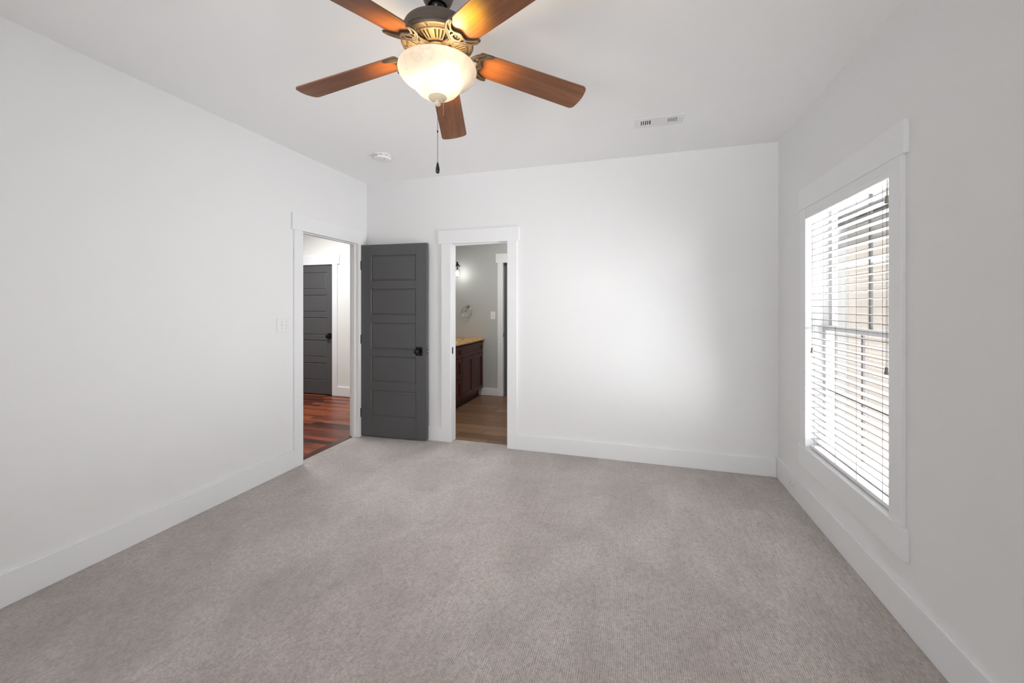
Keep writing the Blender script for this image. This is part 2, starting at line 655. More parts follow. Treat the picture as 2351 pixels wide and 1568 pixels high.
def door(name, loc, rz, W, Hd, kx, kz, hinges):
    d = mk(name, door_fill(W, Hd), M['door'], bevel=.0012, loc=loc, rot=(0, 0, rz))
    p = mk('knob_plate', boxes((kx - .036, kx + .036, -.006, 0, kz - .047, kz + .047)), M['black'], d, bevel=.002)
    mk('knob', knob_fill(kx - .004, kz), M['black'], d, smooth=True, loc=(0, -.006, 0))
    if hinges:
        mk('latch_plate', boxes((W, W + .0015, .008, .036, kz - .028, kz + .028)), M['black'], d)
        mk('latch_bolt', lambda bm: tube(bm, [(W, .022, kz), (W + .011, .022, kz)], .0095, 12), M['steel'], d, smooth=True)
        for hz in (.245, 1.03, 1.82):
            mk('hinge', lambda bm: (tube(bm, [(-.006, -.006, hz - .05), (-.006, -.006, hz + .05)], .0062, 10), box(bm, -.004, .0, -.006, .03, hz - .045, hz + .045)), M['black'], d)
    return d


d1 = door('door_1', (-2.792, 3.651, .013), math.radians(3.7), .757, 2.037, .676, .915, True)
tag(d1, 'open charcoal five-panel door standing in front of the far wall', 'door', 'structure')
mk('chip', boxes((.515, .5175, -.0004, 0, 1.055, 1.0585)), M['plastic'], d1)

# ------------------------------------------------------------------ window
t3 = mk('trim_3', boxes((XR - T, XR, 2.169, W0 + .002, WZ0 - .0015, WZ1 - .008), (XR - T, XR, W1 - .002, W1 + .092, WZ0 - .0015, WZ1 - .008),
                        (XR - T - .003, XR, 2.146, 3.305, 2.063, 2.208), (XR - T - .003, XR, 2.146, 3.305, .292, WZ0 - .0015)), M['trim'], bevel=.002)
tag(t3, 'flat white casing boards framing the window', 'window casing', 'structure')
win = mk('window_1', boxes((XR - T + .001, XR + WRt, W0 - .02, W0, WZ0 - .02, WZ1 + .02), (XR - T + .001, XR + WRt, W1, W1 + .02, WZ0 - .02, WZ1 + .02),
                           (XR - T + .001, XR + WRt, W0, W1, WZ0 - .02, WZ0), (XR - T + .001, XR + WRt, W0, W1, WZ1, WZ1 + .02)), M['trim'])
tag(win, 'tall double-hung window behind the white blind', 'window', 'structure')
ZM = 1.252


def sash(nm, x, z0, z1, rail_lo, rail_hi):
    ya, yb = W0 + .004, W1 - .004
    s = .045
    ym = (ya + yb) / 2
    zm = (z0 + z1) / 2
    o = mk(nm, boxes((x - .016, x + .016, ya, ya + s, z0, z1), (x - .016, x + .016, yb - s, yb, z0, z1),
                     (x - .016, x + .016, ya + s, yb - s, z0, z0 + rail_lo), (x - .016, x + .016, ya + s, yb - s, z1 - rail_hi, z1)), M['vinyl'], win, bevel=.002)
    mk('pane', boxes((x - .002, x + .002, ya + s, yb - s, z0 + rail_lo, z1 - rail_hi)), M['pane'], o)
    mk('muntin', boxes((x - .006, x + .006, ym - .008, ym + .008, z0 + rail_lo, z1 - rail_hi)), M['muntin'], o)
    mk('muntin', boxes((x - .0058, x + .0058, ya + s, yb - s, zm - .008, zm + .008)), M['muntin' if nm == 'lower_sash' else 'trim'], o)
    return o


sash('lower_sash', 1.238, WZ0 + .001, ZM + .018, .055, .034)
sash('upper_sash', 1.273, ZM - .018, WZ1 - .001, .034, .045)

# faux wood blind
bl = empty('window_blind', (1.15, (W0 + W1) / 2, WZ0))
BX, BY, BZ = bl.location


def bbox(x0, x1, y0, y1, z0, z1):
    return (x0 - BX, x1 - BX, y0 - BY, y1 - BY, z0 - BZ, z1 - BZ)


tag(bl, 'white horizontal slat blind hanging in the window', 'blind')
mk('valance', boxes(bbox(1.126, 1.136, 2.2600, 3.1895, 1.990, 2.0675), bbox(1.136, 1.15, 2.2600, 2.270, 1.990, 2.0675), bbox(1.136, 1.15, 3.1795, 3.1895, 1.990, 2.0675),
                    bbox(1.1235, 1.127, 2.2600, 3.1895, 1.990, 2.002), bbox(1.1245, 1.127, 2.2600, 3.1895, 2.020, 2.035)), M['trim'], bl, bevel=.0012)
mk('headrail', boxes(bbox(1.145, 1.203, 2.262, 3.187, 2.005, 2.062)), M['slat'], bl)
NS, ZT, PITCH = 35, 1.9465, .0424
YS0, YS1 = 2.268, 3.178


def slats(bm):
    for k in range(NS):
        z = ZT - k * PITCH - BZ
        cs = [(0, -.0012), (.012, .0004), (.025, .001), (.038, .0004), (.050, -.0012)]
        top = [[bm.verts.new((x, y - BY, z + dz + .0024)) for x, dz in cs] for y in (YS0, YS1)]
        bot = [[bm.verts.new((x, y - BY, z + dz)) for x, dz in cs] for y in (YS0, YS1)]
        for i in range(4):
            bm.faces.new((top[0][i], top[0][i + 1], top[1][i + 1], top[1][i]))
            bm.faces.new((bot[0][i], bot[1][i], bot[1][i + 1], bot[0][i + 1]))
        for e in (0, 4):
            bm.faces.new((top[0][e], top[1][e], bot[1][e], bot[0][e]))
        for s in (0, 1):
            bm.faces.new([*top[s], *bot[s][::-1]])


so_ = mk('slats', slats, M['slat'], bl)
so_.data.materials.append(plain('slat_edge_shade', (.10, .092, .085, 1), .6))  # backlit shade on the front edges, put into the colour
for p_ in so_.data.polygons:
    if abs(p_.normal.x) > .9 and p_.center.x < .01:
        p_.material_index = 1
mk('bottom_rail', boxes(bbox(1.149, 1.201, YS0, YS1, .442, .462)), M['trim'], bl, bevel=.003)
for yf in (2.360, 2.597, 2.830, 3.121):
    def lad(bm, yf=yf):
        for x in (-.0012, .0512):
            tube(bm, [(x, yf - BY, .462 - BZ), (x, yf - BY, 2.005 - BZ)], .0009, 5)
        for k in range(NS):
            z = ZT - k * PITCH - BZ - .0022
            tube(bm, [(-.0012, yf - BY, z), (.0512, yf - BY, z)], .0006, 4)
    mk('ladder_cord', lad, M['cord'], bl)


def tassel(y, z, two, x=1.140):
    c = mk('pull_cord', lambda bm: [tube(bm, [(x - BX, y + dy - BY, z + .03 - BZ), (x + .002 - BX, y + dy - BY, 2.0 - BZ)], .0009, 5) for dy in ((-.004, .004) if two else (0,))], M['cord'], bl)
    mk('tassel', lambda bm: lathe(bm, [(0, 0), (.0085, .0015), (.0095, .006), (.0075, .016), (.0055, .028), (.0075, .034), (.006, .0365), (0, .037)], 16, (x - BX, y - BY, z - BZ)), M['tassel'], c, smooth=True)


tassel(2.3075, 1.880, False)
tassel(2.3105, 1.075, True)
tassel(3.128, 1.085, True)

# unseen rear window behind the viewpoint, added to let fill light in
w2 = mk('added_window', boxes((RX0, RX0 + .05, YR - .10, YR - .04, RZ0, RZ1), (RX1 - .05, RX1, YR - .10, YR - .04, RZ0, RZ1), (RX0, RX1, YR - .10, YR - .04, RZ0, RZ0 + .05),
                          (RX0, RX1, YR - .10, YR - .04, RZ1 - .05, RZ1), (-.93, -.87, YR - .10, YR - .04, RZ0, RZ1)), M['trim'])
tag(w2, 'unseen wide window added behind the viewpoint for fill light', 'window', 'structure')
mk('pane', boxes((RX0 + .05, RX1 - .05, YR - .072, YR - .068, RZ0 + .05, RZ1 - .05)), M['pane'], w2)

# ------------------------------------------------------------------ ceiling fan
FX, FY = -.764, 1.481
fan = empty('ceiling_fan', (FX, FY, H))
tag(fan, 'five-blade bronze ceiling fan with a lit alabaster glass bowl', 'ceiling fan')


def zz(prof):
    return [(r, z - H) for r, z in prof]


mk('canopy', lambda bm: lathe(bm, zz([(0, H), (.070, H), (.073, 2.735), (.072, 2.70), (.068, 2.675), (.058, 2.645), (.047, 2.626), (.040, 2.622), (.036, 2.627), (.034, 2.64), (0, 2.65)])), M['bronze'], fan, smooth=True)
mk('hanger_ball', lambda bm: ball(bm, (0, 0, 2.625 - H), .030, seg=24), M['black'], fan, smooth=True)
mk('downrod', lambda bm: (tube(bm, [(0, 0, 2.63 - H), (0, 0, 2.53 - H)], .0135, 16), lathe(bm, zz([(.0135, 2.575), (.03, 2.572), (.032, 2.53)]), 24)), M['black'], fan, smooth=True)


def housing(bm):
    lathe(bm, zz([(.020, 2.560), (.045, 2.556), (.085, 2.548), (.120, 2.536), (.133, 2.526), (.138, 2.515), (.138, 2.492), (.1405, 2.489), (.1405, 2.484), (.138, 2.481), (.139, 2.478), (.144, 2.474), (.1445, 2.468),
                  (.141, 2.463), (.124, 2.4585)]), 72)
    # vented underside: radial slots
    n = 45
    r0, z0, r1, z1 = .124, 2.4585, .112, 2.4555
    r2, z2, r3, z3 = .074, 2.446, .066, 2.4445

    def P(r, z, a):
        return bm.verts.new((r * math.cos(a), r * math.sin(a), z - H))
    for i in range(n):
        a0, a1 = 2 * PI * i / n, 2 * PI * (i + 1) / n
        am = (a0 + a1) / 2
        w = .21 * (a1 - a0)
        aa, ab = am - w, am + w
        q = lambda r, z, s, e: (P(r, z, s), P(r, z, e))
        def quad(ra, za, rb, zb, s, e):
            bm.faces.new((P(ra, za, s), P(ra, za, e), P(rb, zb, e), P(rb, zb, s)))
        solid = (i % 9) == 8
        for s, e in ((a0, aa), (aa, ab), (ab, a1)):
            quad(r0, z0, r1, z1, s, e)
            quad(r2, z2, r3, z3, s, e)
        quad(r1, z1, r2, z2, a0, aa)
        quad(r1, z1, r2, z2, ab, a1)
        if solid:
            quad(r1, z1, r2, z2, aa, ab)
    bmesh.ops.remove_doubles(bm, verts=bm.verts, dist=.00005)


hs = mk('motor_housing', housing, M['bronze'], fan, smooth=True)
so = hs.modifiers.new('thick', 'SOLIDIFY')
so.thickness = .003
so.offset = 0
mk('motor', lambda bm: lathe(bm, zz([(0, 2.475), (.118, 2.475), (.118, 2.468), (.064, 2.456), (.060, 2.456), (0, 2.456)]), 40), M['hole'], fan)
mk('flywheel', lambda bm: lathe(bm, zz([(0, 2.452), (.058, 2.452), (.060, 2.448), (.060, 2.440), (.054, 2.436), (0, 2.436)]), 40), M['bronze'], fan, smooth=True)
mk('light_fitter', lambda bm: lathe(bm, zz([(.040, 2.437), (.045, 2.432), (.046, 2.405), (.062, 2.385), (.066, 2.372), (.050, 2.366), (0, 2.366)]), 40), M['bronze'], fan, smooth=True)


def arc(pts, n=10):
    """Catmull-Rom through pts."""
    P = [Vector(p) for p in pts]
    P = [P[0] * 2 - P[1]] + P + [P[-1] * 2 - P[-2]]
    out = []
    for i in range(1, len(P) - 2):
        for k in range(n):
            t = k / n
            a, b, c, d = P[i - 1:i + 3]
            out.append(.5 * ((2 * b) + (c - a) * t + (2 * a - 5 * b + 4 * c - d) * t * t + (3 * b - a - 3 * c + d) * t ** 3))
    out.append(P[-2])
    return out


ZB = 2.4444
DROOP = math.atan(.1216)
PITCHB = math.radians(12)


def iron_fill(bm):
    """Flat cast bracket: bow-shaped wood-side edge, sweeping root edge, three piercings."""
    wood = [(.184, 0), (.180, .010), (.174, .019), (.175, .030), (.182, .040), (.196, .049), (.212, .055), (.219, .059)]
    tip = [(.223, .063), (.221, .067), (.215, .0685)]
    root = [(.196, .0675), (.176, .062), (.158, .051), (.144, .037), (.131, .021), (.120, .012), (.104, .0105)]
    half = [(v.x, v.y) for v in arc([(*p, 0) for p in wood], 3)] + tip + [(v.x, v.y) for v in arc([(*p, 0) for p in root], 3)]
    outline = half + [(r, -t) for r, t in half[::-1]][:-1]
    oval = [(.163, .034), (.170, .0385), (.180, .046), (.192, .055), (.196, .0595), (.190, .0595), (.177, .0535), (.166, .044)]
    hexa = [(.172, 0), (.167, .009), (.158, .014), (.146, .012), (.140, 0), (.146, -.012), (.158, -.014), (.167, -.009)]
    slot = [(.166, .018), (.168, .026), (.160, .030), (.150, .026), (.147, .020), (.155, .021)]
    loops = [outline, oval, [(r, -t) for r, t in oval[::-1]], hexa, slot, [(r, -t) for r, t in slot[::-1]]]
    edges = []
    for lp in loops:
        vs = [bm.verts.new((r, t, -.0045)) for r, t in lp]
        edges += [bm.edges.new((vs[k], vs[(k + 1) % len(vs)])) for k in range(len(vs))]
    bmesh.ops.triangle_fill(bm, edges=edges, use_beauty=True, use_dissolve=False)
    faces = list(bm.faces)
    ex = bmesh.ops.extrude_face_region(bm, geom=faces)
    bmesh.ops.translate(bm, verts=[g for g in ex['geom'] if isinstance(g, bmesh.types.BMVert)], vec=(0, 0, -.0065))
    # raised rolled rims, as on the casting
    up = Vector((0, 0, 1))
    tube(bm, arc([(.219, -.060, -.0105), (.196, -.051, -.0105), (.178, -.036, -.0105), (.177, -.020, -.0105), (.187, 0, -.0105), (.177, .020, -.0105), (.178, .036, -.0105), (.196, .051, -.0105), (.219, .060, -.0105)], 6),
         .0042, 8, .8, up=up)
    for sd_ in (-1, 1):
        ball(bm, (.2185, sd_ * .0635, -.008), .0062, sz=.75)
        tube(bm, arc([(.218, sd_ * .0655, -.0105), (.194, sd_ * .065, -.0105), (.160, sd_ * .050, -.0105), (.140, sd_ * .030, -.0105), (.122, sd_ * .010, -.0105)], 6), .0040, 8, .8, up=up)


def arm_fill(bm):
    up = Vector((0, 0, 1))
    tube(bm, arc([(.050, 0, -.0035), (.065, 0, -.0055), (.085, 0, -.0085), (.103, 0, -.0095), (.124, 0, -.0085)], 8),
         [.0150] * 16 + [.0135] * 8 + [.0120] * 8 + [.0085], 12, .48, up=up)


def blade_fill(bm):
    r0, r1, w0, w1 = .166, .664, .060, .071
    pts = []
    def corner(cx, cy, r, a0, a1, n=8):
        for i in range(n + 1):
            a = a0 + (a1 - a0) * i / n
            pts.append((cx + r * math.cos(a), cy + r * math.sin(a)))
    corner(r0 + .014, -w0 + .014, .014, PI, 1.5 * PI)
    cr = .024
    corner(r1 - cr, -w1 + cr, cr, 1.5 * PI, 2 * PI - .08)
    for i in range(1, 8):
        y = -w1 + cr + (2 * w1 - 2 * cr) * i / 8
        pts.append((r1 + .006 * (1 - (y / (w1 - cr)) ** 2), y))
    corner(r1 - cr, w1 - cr, cr, .08, .5 * PI)
    corner(r0 + .014, w0 - .014, .014, .5 * PI, PI)
    prism(bm, pts, -.0033, .0033)


PH = math.radians(108.98)
for k in range(5):
    a = PH + k * 2 * PI / 5
    b = mk('fan_blade', blade_fill, M['blade'], fan, bevel=.0015, loc=(0, 0, ZB - H), rot=(-PITCHB, 0, 0))
    b.rotation_euler = (Matrix.Rotation(a, 3, 'Z') @ Matrix.Rotation(DROOP, 3, 'Y') @ Matrix.Rotation(-PITCHB, 3, 'X')).to_euler()
    i = mk('blade_iron', iron_fill, M['bronze'], fan, smooth=True, loc=(0, 0, ZB - H))
    i.rotation_euler = b.rotation_euler
    mk('blade_arm', arm_fill, M['bronze'], fan, smooth=True, loc=(0, 0, ZB - H), rot=(0, 0, a))

BOWL = [(.153, 2.3695), (.1575, 2.368), (.159, 2.361), (.1575, 2.350), (.151, 2.338), (.139, 2.326), (.123, 2.315), (.108, 2.3075), (.100, 2.303), (.0955, 2.294), (.090, 2.284), (.079, 2.272), (.064, 2.261), (.045, 2.2535), (.022, 2.250), (0, 2.2495)]
bo = mk('glass_bowl', lambda bm: lathe(bm, zz(BOWL), 72), M['bowl'], fan, smooth=True, label='glowing cream alabaster glass bowl')
for f, l in ((-.066, -.02), (.030, .055)):
    # right-of-view and towards-view unit vectors at the fan
    rx, ry = .8893, .4573
    tx, ty = .4573, -.8893
    mk('bulb', lambda bm: ball(bm, (f * rx + l * tx, f * ry + l * ty, 2.338 - H), .022, sz=1.2, seg=16), M['bulb'], fan, smooth=True)
mk('lamp_socket', lambda bm: [tube(bm, [(0, 0, 2.368 - H), (f * .8893 + l * .4573, f * .4573 - l * .8893, 2.352 - H)], .012, 12) for f, l in ((-.06, -.02), (.028, .05))], M['bronze'], fan, smooth=True)
for k in range(5):
    a = PH + k * 2 * PI / 5
    for col, pw, (ra, za), (rb, zb), sz, aa in (((1, .50, .0), 4.6, (.135, 2.272), (.255, 2.412), 50, a), ((1, .63, .21), 4.0, (.088, 2.352), (.098, 2.455), 84, a + .63)):
        l = D.lights.new('added_glow_spot', 'SPOT')  # hidden spots added under the blades and in the bowl for warm glow
        l.energy = pw
        l.color = col
        l.spot_size = math.radians(sz)
        l.spot_blend = 1.0
        l.shadow_soft_size = .03
        o = D.objects.new('added_glow_spot', l)
        COL.objects.link(o)
        p0 = Vector((FX + ra * math.cos(aa), FY + ra * math.sin(aa), za))
        p1 = Vector((FX + rb * math.cos(aa), FY + rb * math.sin(aa), zb))
        o.location = p0
        o.rotation_euler = (p1 - p0).to_track_quat('-Z', 'Y').to_euler()
fi = mk('finial', lambda bm: lathe(bm, zz([(.036, 2.2525), (.0375, 2.250), (.034, 2.245), (.020, 2.239), (.009, 2.236), (.008, 2.234), (.0125, 2.229), (.0125, 2.222), (.008, 2.217), (0, 2.2155)]), 32), plain('finial_cream', (.72, .60, .44, 1), .35), fan, smooth=True)


def chain(x, y, z0, z1):
    def f(bm):
        n = int((z0 - z1) / .0052)
        for k in range(n + 1):
            bmesh.ops.create_icosphere(bm, subdivisions=1, radius=.0019, matrix=Matrix.Translation((x, y, z0 - k * (z0 - z1) / n - H)))
        tube(bm, [(x, y, z0 - H), (x, y, z1 - H)], .0006, 5)
    return f


M['chain'] = plain('chain_metal', (.10, .085, .07, 1), .3, .8)
M['brass'] = plain('chain_brass', (.45, .33, .16, 1), .3, .9)
pc = mk('pull_chain', chain(0, 0, 2.217, 1.984), M['chain'], fan)
mk('pendant', lambda bm: lathe(bm, zz([(0, 1.986), (.003, 1.985), (.0045, 1.978), (.0075, 1.962), (.0085, 1.953), (.0075, 1.945), (.004, 1.941), (0, 1.940)]), 20), plain('dark_pendant', (.012, .012, .012, 1), .35), pc, smooth=True)
mk('chain_link', lambda bm: tube(bm, [(0, 0, 2.116 - H), (0, 0, 2.108 - H)], .0028, 8), M['black'], pc)
mk('light_chain', chain(.023 * .8893 + .004, .023 * .4573 - .008, 2.243, 2.176), M['brass'], fan)

# ------------------------------------------------------------------ ceiling fittings
sd = mk('smoke_detector', lambda bm: lathe(bm, [(0, 0), (.074, 0), (.0745, -.004), (.073, -.010), (.070, -.0115), (.070, -.016), (.072, -.0175), (.0715, -.026), (.066, -.037), (.058, -.0405), (.012, -.0415), (0, -.0415)], 56), M['plastic'], smooth=True, loc=(-2.140, 3.095, H))
tag(sd, 'round white smoke detector on the ceiling near the left corner', 'smoke detector')


def sd_slots(bm):
    for k in range(9):
        a0 = k * 2 * PI / 9
        tube(bm, [(.0705 * math.cos(a0 + t * .06), .0705 * math.sin(a0 + t * .06), -.0138) for t in range(8)], .0016, 5)


mk('vent_slots', sd_slots, M['hole'], sd)
mk('test_button', lambda bm: lathe(bm, [(.017, -.0405), (.016, -.0435), (0, -.044)], 20, (.012, .012, 0)), M['plastic'], sd, smooth=True)
mk('indicator', lambda bm: ball(bm, (.034, -.020, -.0408), .0045, sz=.4), M['hole'], sd)
mk('sensor_hole', lambda bm: ball(bm, (.002, -.046, -.0408), .003, sz=.4), M['hole'], sd)

VX, VY = .175, 3.0925
vt = empty('ceiling_vent', (VX, VY, H))
tag(vt, 'white rectangular air register on the ceiling', 'air vent')


def vent_frame(bm):
    hx, hy, z = .166, .080, -.007
    sy = .036
    # face plate built around the three louvre openings
    xs = [(-hx, -.123), (-.049, -.036), (.052, .062), (.128, hx)]
    for a, b in xs:
        box(bm, a, b, -sy, sy, z, -.001)
    box(bm, -hx, hx, -hy, -sy, z, -.001)
    box(bm, -hx, hx, sy, hy, z, -.001)


mk('face_plate', vent_frame, M['plastic'], vt, bevel=.002)
mk('duct', boxes((-.13, .135, -.04, .04, -.0012, -.0004)), M['hole'], vt)


def blades_x(x0, x1, n, lean):
    def f(bm):
        for k in range(n + 1):
            x = x0 + (x1 - x0) * k / n
            v = [bm.verts.new(p) for p in ((x - .0032, -.036, -.0068), (x + .0032, -.036, -.0068), (x + .0032 + lean, -.036, -.0015), (x - .0032 + lean, -.036, -.0015),
                                           (x - .0032, .036, -.0068), (x + .0032, .036, -.0068), (x + .0032 + lean, .036, -.0015), (x - .0032 + lean, .036, -.0015))]
            for q in ((0, 1, 2, 3), (4, 7, 6, 5), (0, 4, 5, 1), (1, 5, 6, 2), (2, 6, 7, 3), (3, 7, 4, 0)):
                bm.faces.new([v[i] for i in q])
    return f


mk('louvre', blades_x(-.123, -.049, 5, -.002), M['plastic'], vt)
mk('louvre', blades_x(.062, .128, 6, .003), M['plastic'], vt)


def blades_y(bm):
    for k in range(9):
        y = -.036 + k * .009
        v = [bm.verts.new(p) for p in ((-.036, y - .004, -.0066), (-.036, y + .004, -.0066), (.052, y + .004, -.0066), (.052, y - .004, -.0066),
                                       (-.036, y - .002, -.0015), (-.036, y + .006, -.0015), (.052, y + .006, -.0015), (.052, y - .002, -.0015))]
        for q in ((0, 3, 2, 1), (4, 5, 6, 7), (0, 1, 5, 4), (1, 2, 6, 5), (2, 3, 7, 6), (3, 0, 4, 7)):
            bm.faces.new([v[i] for i in q])


mk('louvre', blades_y, M['plastic'], vt)
mk('screw', lambda bm: ball(bm, (-.150, 0, -.007), .004, sz=.3), M['screw'], vt)
mk('screw', lambda bm: ball(bm, (.148, 0, -.007), .004, sz=.3), M['screw'], vt)

# ------------------------------------------------------------------ switches, outlet
sw = mk('light_switch', boxes((XL, XL + .006, 2.603, 2.731, 1.180, 1.296)), M['plastic'], bevel=.0025)
tag(sw, 'white double toggle switch plate beside the hall doorway', 'light switch')
for y in (2.6485, 2.6945):
    up = y < 2.66
    mk('toggle', lambda bm: (box(bm, XL + .006, XL + .0068, y - .0055, y + .0055, 1.226, 1.250), box(bm, XL + .006, XL + .017, y - .0035, y + .0035, *((1.239, 1.249) if up else (1.227, 1.237)))), M['plastic'], sw, bevel=.001)
    mk('toggle_slot', boxes((XL + .006, XL + .0064, y - .0062, y + .0062, *((1.226, 1.236) if up else (1.240, 1.250)))), M['screw'], sw)
    for z in (1.208, 1.268):
        mk('screw', lambda bm: ball(bm, (XL + .006, y, z), .0032, sx=.3), M['screw'], sw)

ou = mk('wall_outlet', boxes((XR - T - .005, XR - T, 3.356, 3.484, .052, .128)), M['plastic'], bevel=.002)
tag(ou, 'white duplex outlet set sideways in the right baseboard', 'outlet')
for y in (3.395, 3.445):
    r = mk('receptacle', lambda bm: box(bm, XR - T - .0065, XR - T - .005, y - .016, y + .016, .074, .106), M['plastic'], ou, bevel=.0008)
    mk('socket_slot', boxes((XR - T - .0068, XR - T - .0064, y - .006, y + .002, .083, .085), (XR - T - .0068, XR - T - .0064, y - .006, y + .002, .095, .097), (XR - T - .0068, XR - T - .0064, y + .006, y + .010, .088, .092)), M['hole'], r)

# ------------------------------------------------------------------ hall beyond the left doorway
HY = 5.187
HX0, HY0 = -7.2, 1.2
tag(mk('floor_hall', boxes((HX0, XL - WL - .047, HY0, HY + .1, -.06, -.003)), M['hallfloor']), 'glossy red-brown wood boards of the hall floor', 'wood floor', 'structure')
th = mk('threshold', boxes((-2.940, -2.862, 2.868, 3.614, -.02, .004)), M['strip'], bevel=.003)
tag(th, 'dark wood threshold strip between carpet and hall boards', 'threshold', 'structure')
DX1 = -4.490
DX0 = DX1 - .765
tag(mk('wall_hall', boxes((HX0, DX0 - .02, HY, HY + .1, -.06, H), (DX1 + .02, XL - WL, HY, HY + .1, -.06, H), (DX0 - .02, DX1 + .02, HY, HY + .1, 2.062, H), (DX0 - .1, DX1 + .1, HY + .1, HY + .14, -.06, 2.3)), M['hallwall']),  # last box is unseen, added behind the door to stop light leaks
    'off-white hall wall around the closed grey door', 'wall', 'structure')
tag(mk('wall_hall_side', boxes((HX0 - .1, HX0, HY0, HY, -.06, H), (HX0, XL - WL, HY0 - .1, HY0, -.06, H)), M['hallwall']), 'off-white hall walls out of sight of the doorway', 'wall', 'structure')
tag(mk('ceiling_hall', boxes((HX0, XL - WL, HY0, HY, H, H + .1)), M['ceil']), 'white ceiling over the hall', 'ceiling', 'structure')
t4 = mk('trim_4', boxes((DX1 + .010, DX1 + .096, HY - T, HY, 0, 2.050), (DX0 - .096, DX0 - .010, HY - T, HY, 0, 2.050), (DX0 - .135, DX1 + .134, HY - T - .003, HY, 2.050, 2.192)), M['trim'], bevel=.002)
tag(t4, 'white casing around the closed hall door', 'door casing', 'structure')
mk('jamb', boxes((DX1 + .002, DX1 + .02, HY - .015, HY + .1, 0, 2.046), (DX0 - .02, DX0 - .002, HY - .015, HY + .1, 0, 2.046), (DX0 - .02, DX1 + .02, HY - .015, HY + .1, 2.046, 2.062)), M['trim'], t4)
d2 = door('door_2', (DX0, HY + .004, .010), 0, .765, 2.032, .703, .915, False)
tag(d2, 'closed grey five-panel door at the end of the hall', 'door', 'structure')
baseboard('baseboard_hall', (DX1 + .096, XL - WL, HY - T, HY, 0, .143), 'white baseboard along the hall wall right of the closed door')

# ------------------------------------------------------------------ bathroom beyond the back doorway
QX0, QX1, QY0, QY1 = -2.800, -.55, YB + WB, 5.911
tag(mk('floor_bathroom', boxes((QX0, QX1, QY0, QY1 + .1, -.06, -.002), (-1.783, -1.186, 3.846, QY0, -.06, -.002)), M['bathfloor']), 'brown wood-look plank tile of the bathroom floor', 'tile floor', 'structure')
BD0, BD1 = -1.925, -1.215
tag(mk('wall_bathroom', boxes((QX0, BD0 - .02, QY1, QY1 + .1, -.06, H), (BD1 + .02, QX1, QY1, QY1 + .1, -.06, H), (BD0 - .02, BD1 + .02, QY1, QY1 + .1, 2.08, H), (BD0 - .1, BD1 + .1, QY1 + .1, QY1 + .14, -.06, 2.3)), M['bathwall']),  # box behind the doorway is added out of sight to block stray light
    'grey-green bathroom wall with the towel ring', 'wall', 'structure')
tag(mk('wall_bathroom_side', boxes((XL - WL, QX0, QY0, QY1 + .1, -.06, H), (QX1, QX1 + .1, QY0, QY1 + .1, -.06, H)), M['bathwall']), 'grey-green side walls of the bathroom', 'wall', 'structure')
tag(mk('ceiling_bathroom', boxes((XL - WL, QX1 + .1, QY0, QY1 + .1, H, H + .1)), M['ceil']), 'white ceiling over the bathroom', 'ceiling', 'structure')
t5 = mk('trim_5', boxes((-2.013, -1.929, QY1 - T, QY1, 0, 2.066), (BD1 + .004, BD1 + .088, QY1 - T, QY1, 0, 2.066), (-2.042, BD1 + .117, QY1 - T - .003, QY1, 2.066, 2.209)), M['trim'], bevel=.002)
tag(t5, 'white casing of the doorway inside the bathroom', 'door casing', 'structure')
mk('jamb', boxes((BD0 - .02, BD0, QY1 - .015, QY1 + .1, 0, 2.068), (BD1, BD1 + .02, QY1 - .015, QY1 + .1, 0, 2.068), (BD0 - .02, BD1 + .02, QY1 - .015, QY1 + .1, 2.068, 2.08)), M['trim'], t5)
mk('strike_plate', boxes((BD0, BD0 + .0015, QY1 + .004, QY1 + .03, .915, .975)), M['black'], t5)
d3 = mk('door_3', door_fill(BD1 - BD0 - .004, 2.05), M['door'], loc=(BD0 + .002, QY1 + .05, .008))
tag(d3, 'grey door set deep inside the bathroom doorway casing', 'door', 'structure')
baseboard('baseboard_bathroom', (-2.330, -2.013, QY1 - .014, QY1, 0, .112), 'short white baseboard beside the bathroom vanity')

# vanity
VXF = -2.255
VY0 = 4.30
va = empty('vanity_cabinet', (-2.53, 5.1, 0))
tag(va, 'dark cherry vanity cabinet with drawers and doors in the bathroom', 'cabinet')


def vb(x0, x1, y0, y1, z0, z1):
    return (x0 + 2.53, x1 + 2.53, y0 - 5.1, y1 - 5.1, z0, z1)


mk('body', boxes(vb(VXF - .04, VXF - .02, VY0, QY1 - .004, .11, .864), vb(QX0 + .002, VXF - .04, VY0, VY0 + .02, .11, .864), vb(QX0 + .002, VXF - .04, QY1 - .024, QY1 - .004, .11, .864),
                 vb(QX0 + .002, VXF - .04, VY0 + .02, QY1 - .024, .11, .13), vb(QX0 + .002, -2.330, VY0, QY1 - .004, 0, .11)), M['cherry'], va)


def shaker(name, y0, y1, z0, z1, fr=.055):
    fr = min(fr, (z1 - z0) * .3)
    return mk(name, boxes(vb(VXF - .02, VXF, y0, y0 + fr, z0, z1), vb(VXF - .02, VXF, y1 - fr, y1, z0, z1), vb(VXF - .02, VXF, y0 + fr, y1 - fr, z0, z0 + fr), vb(VXF - .02, VXF, y0 + fr, y1 - fr, z1 - fr, z1),
                          vb(VXF - .02, VXF - .012, y0 + fr, y1 - fr, z0 + fr, z1 - fr)), M['cherry'], va, bevel=.0015)


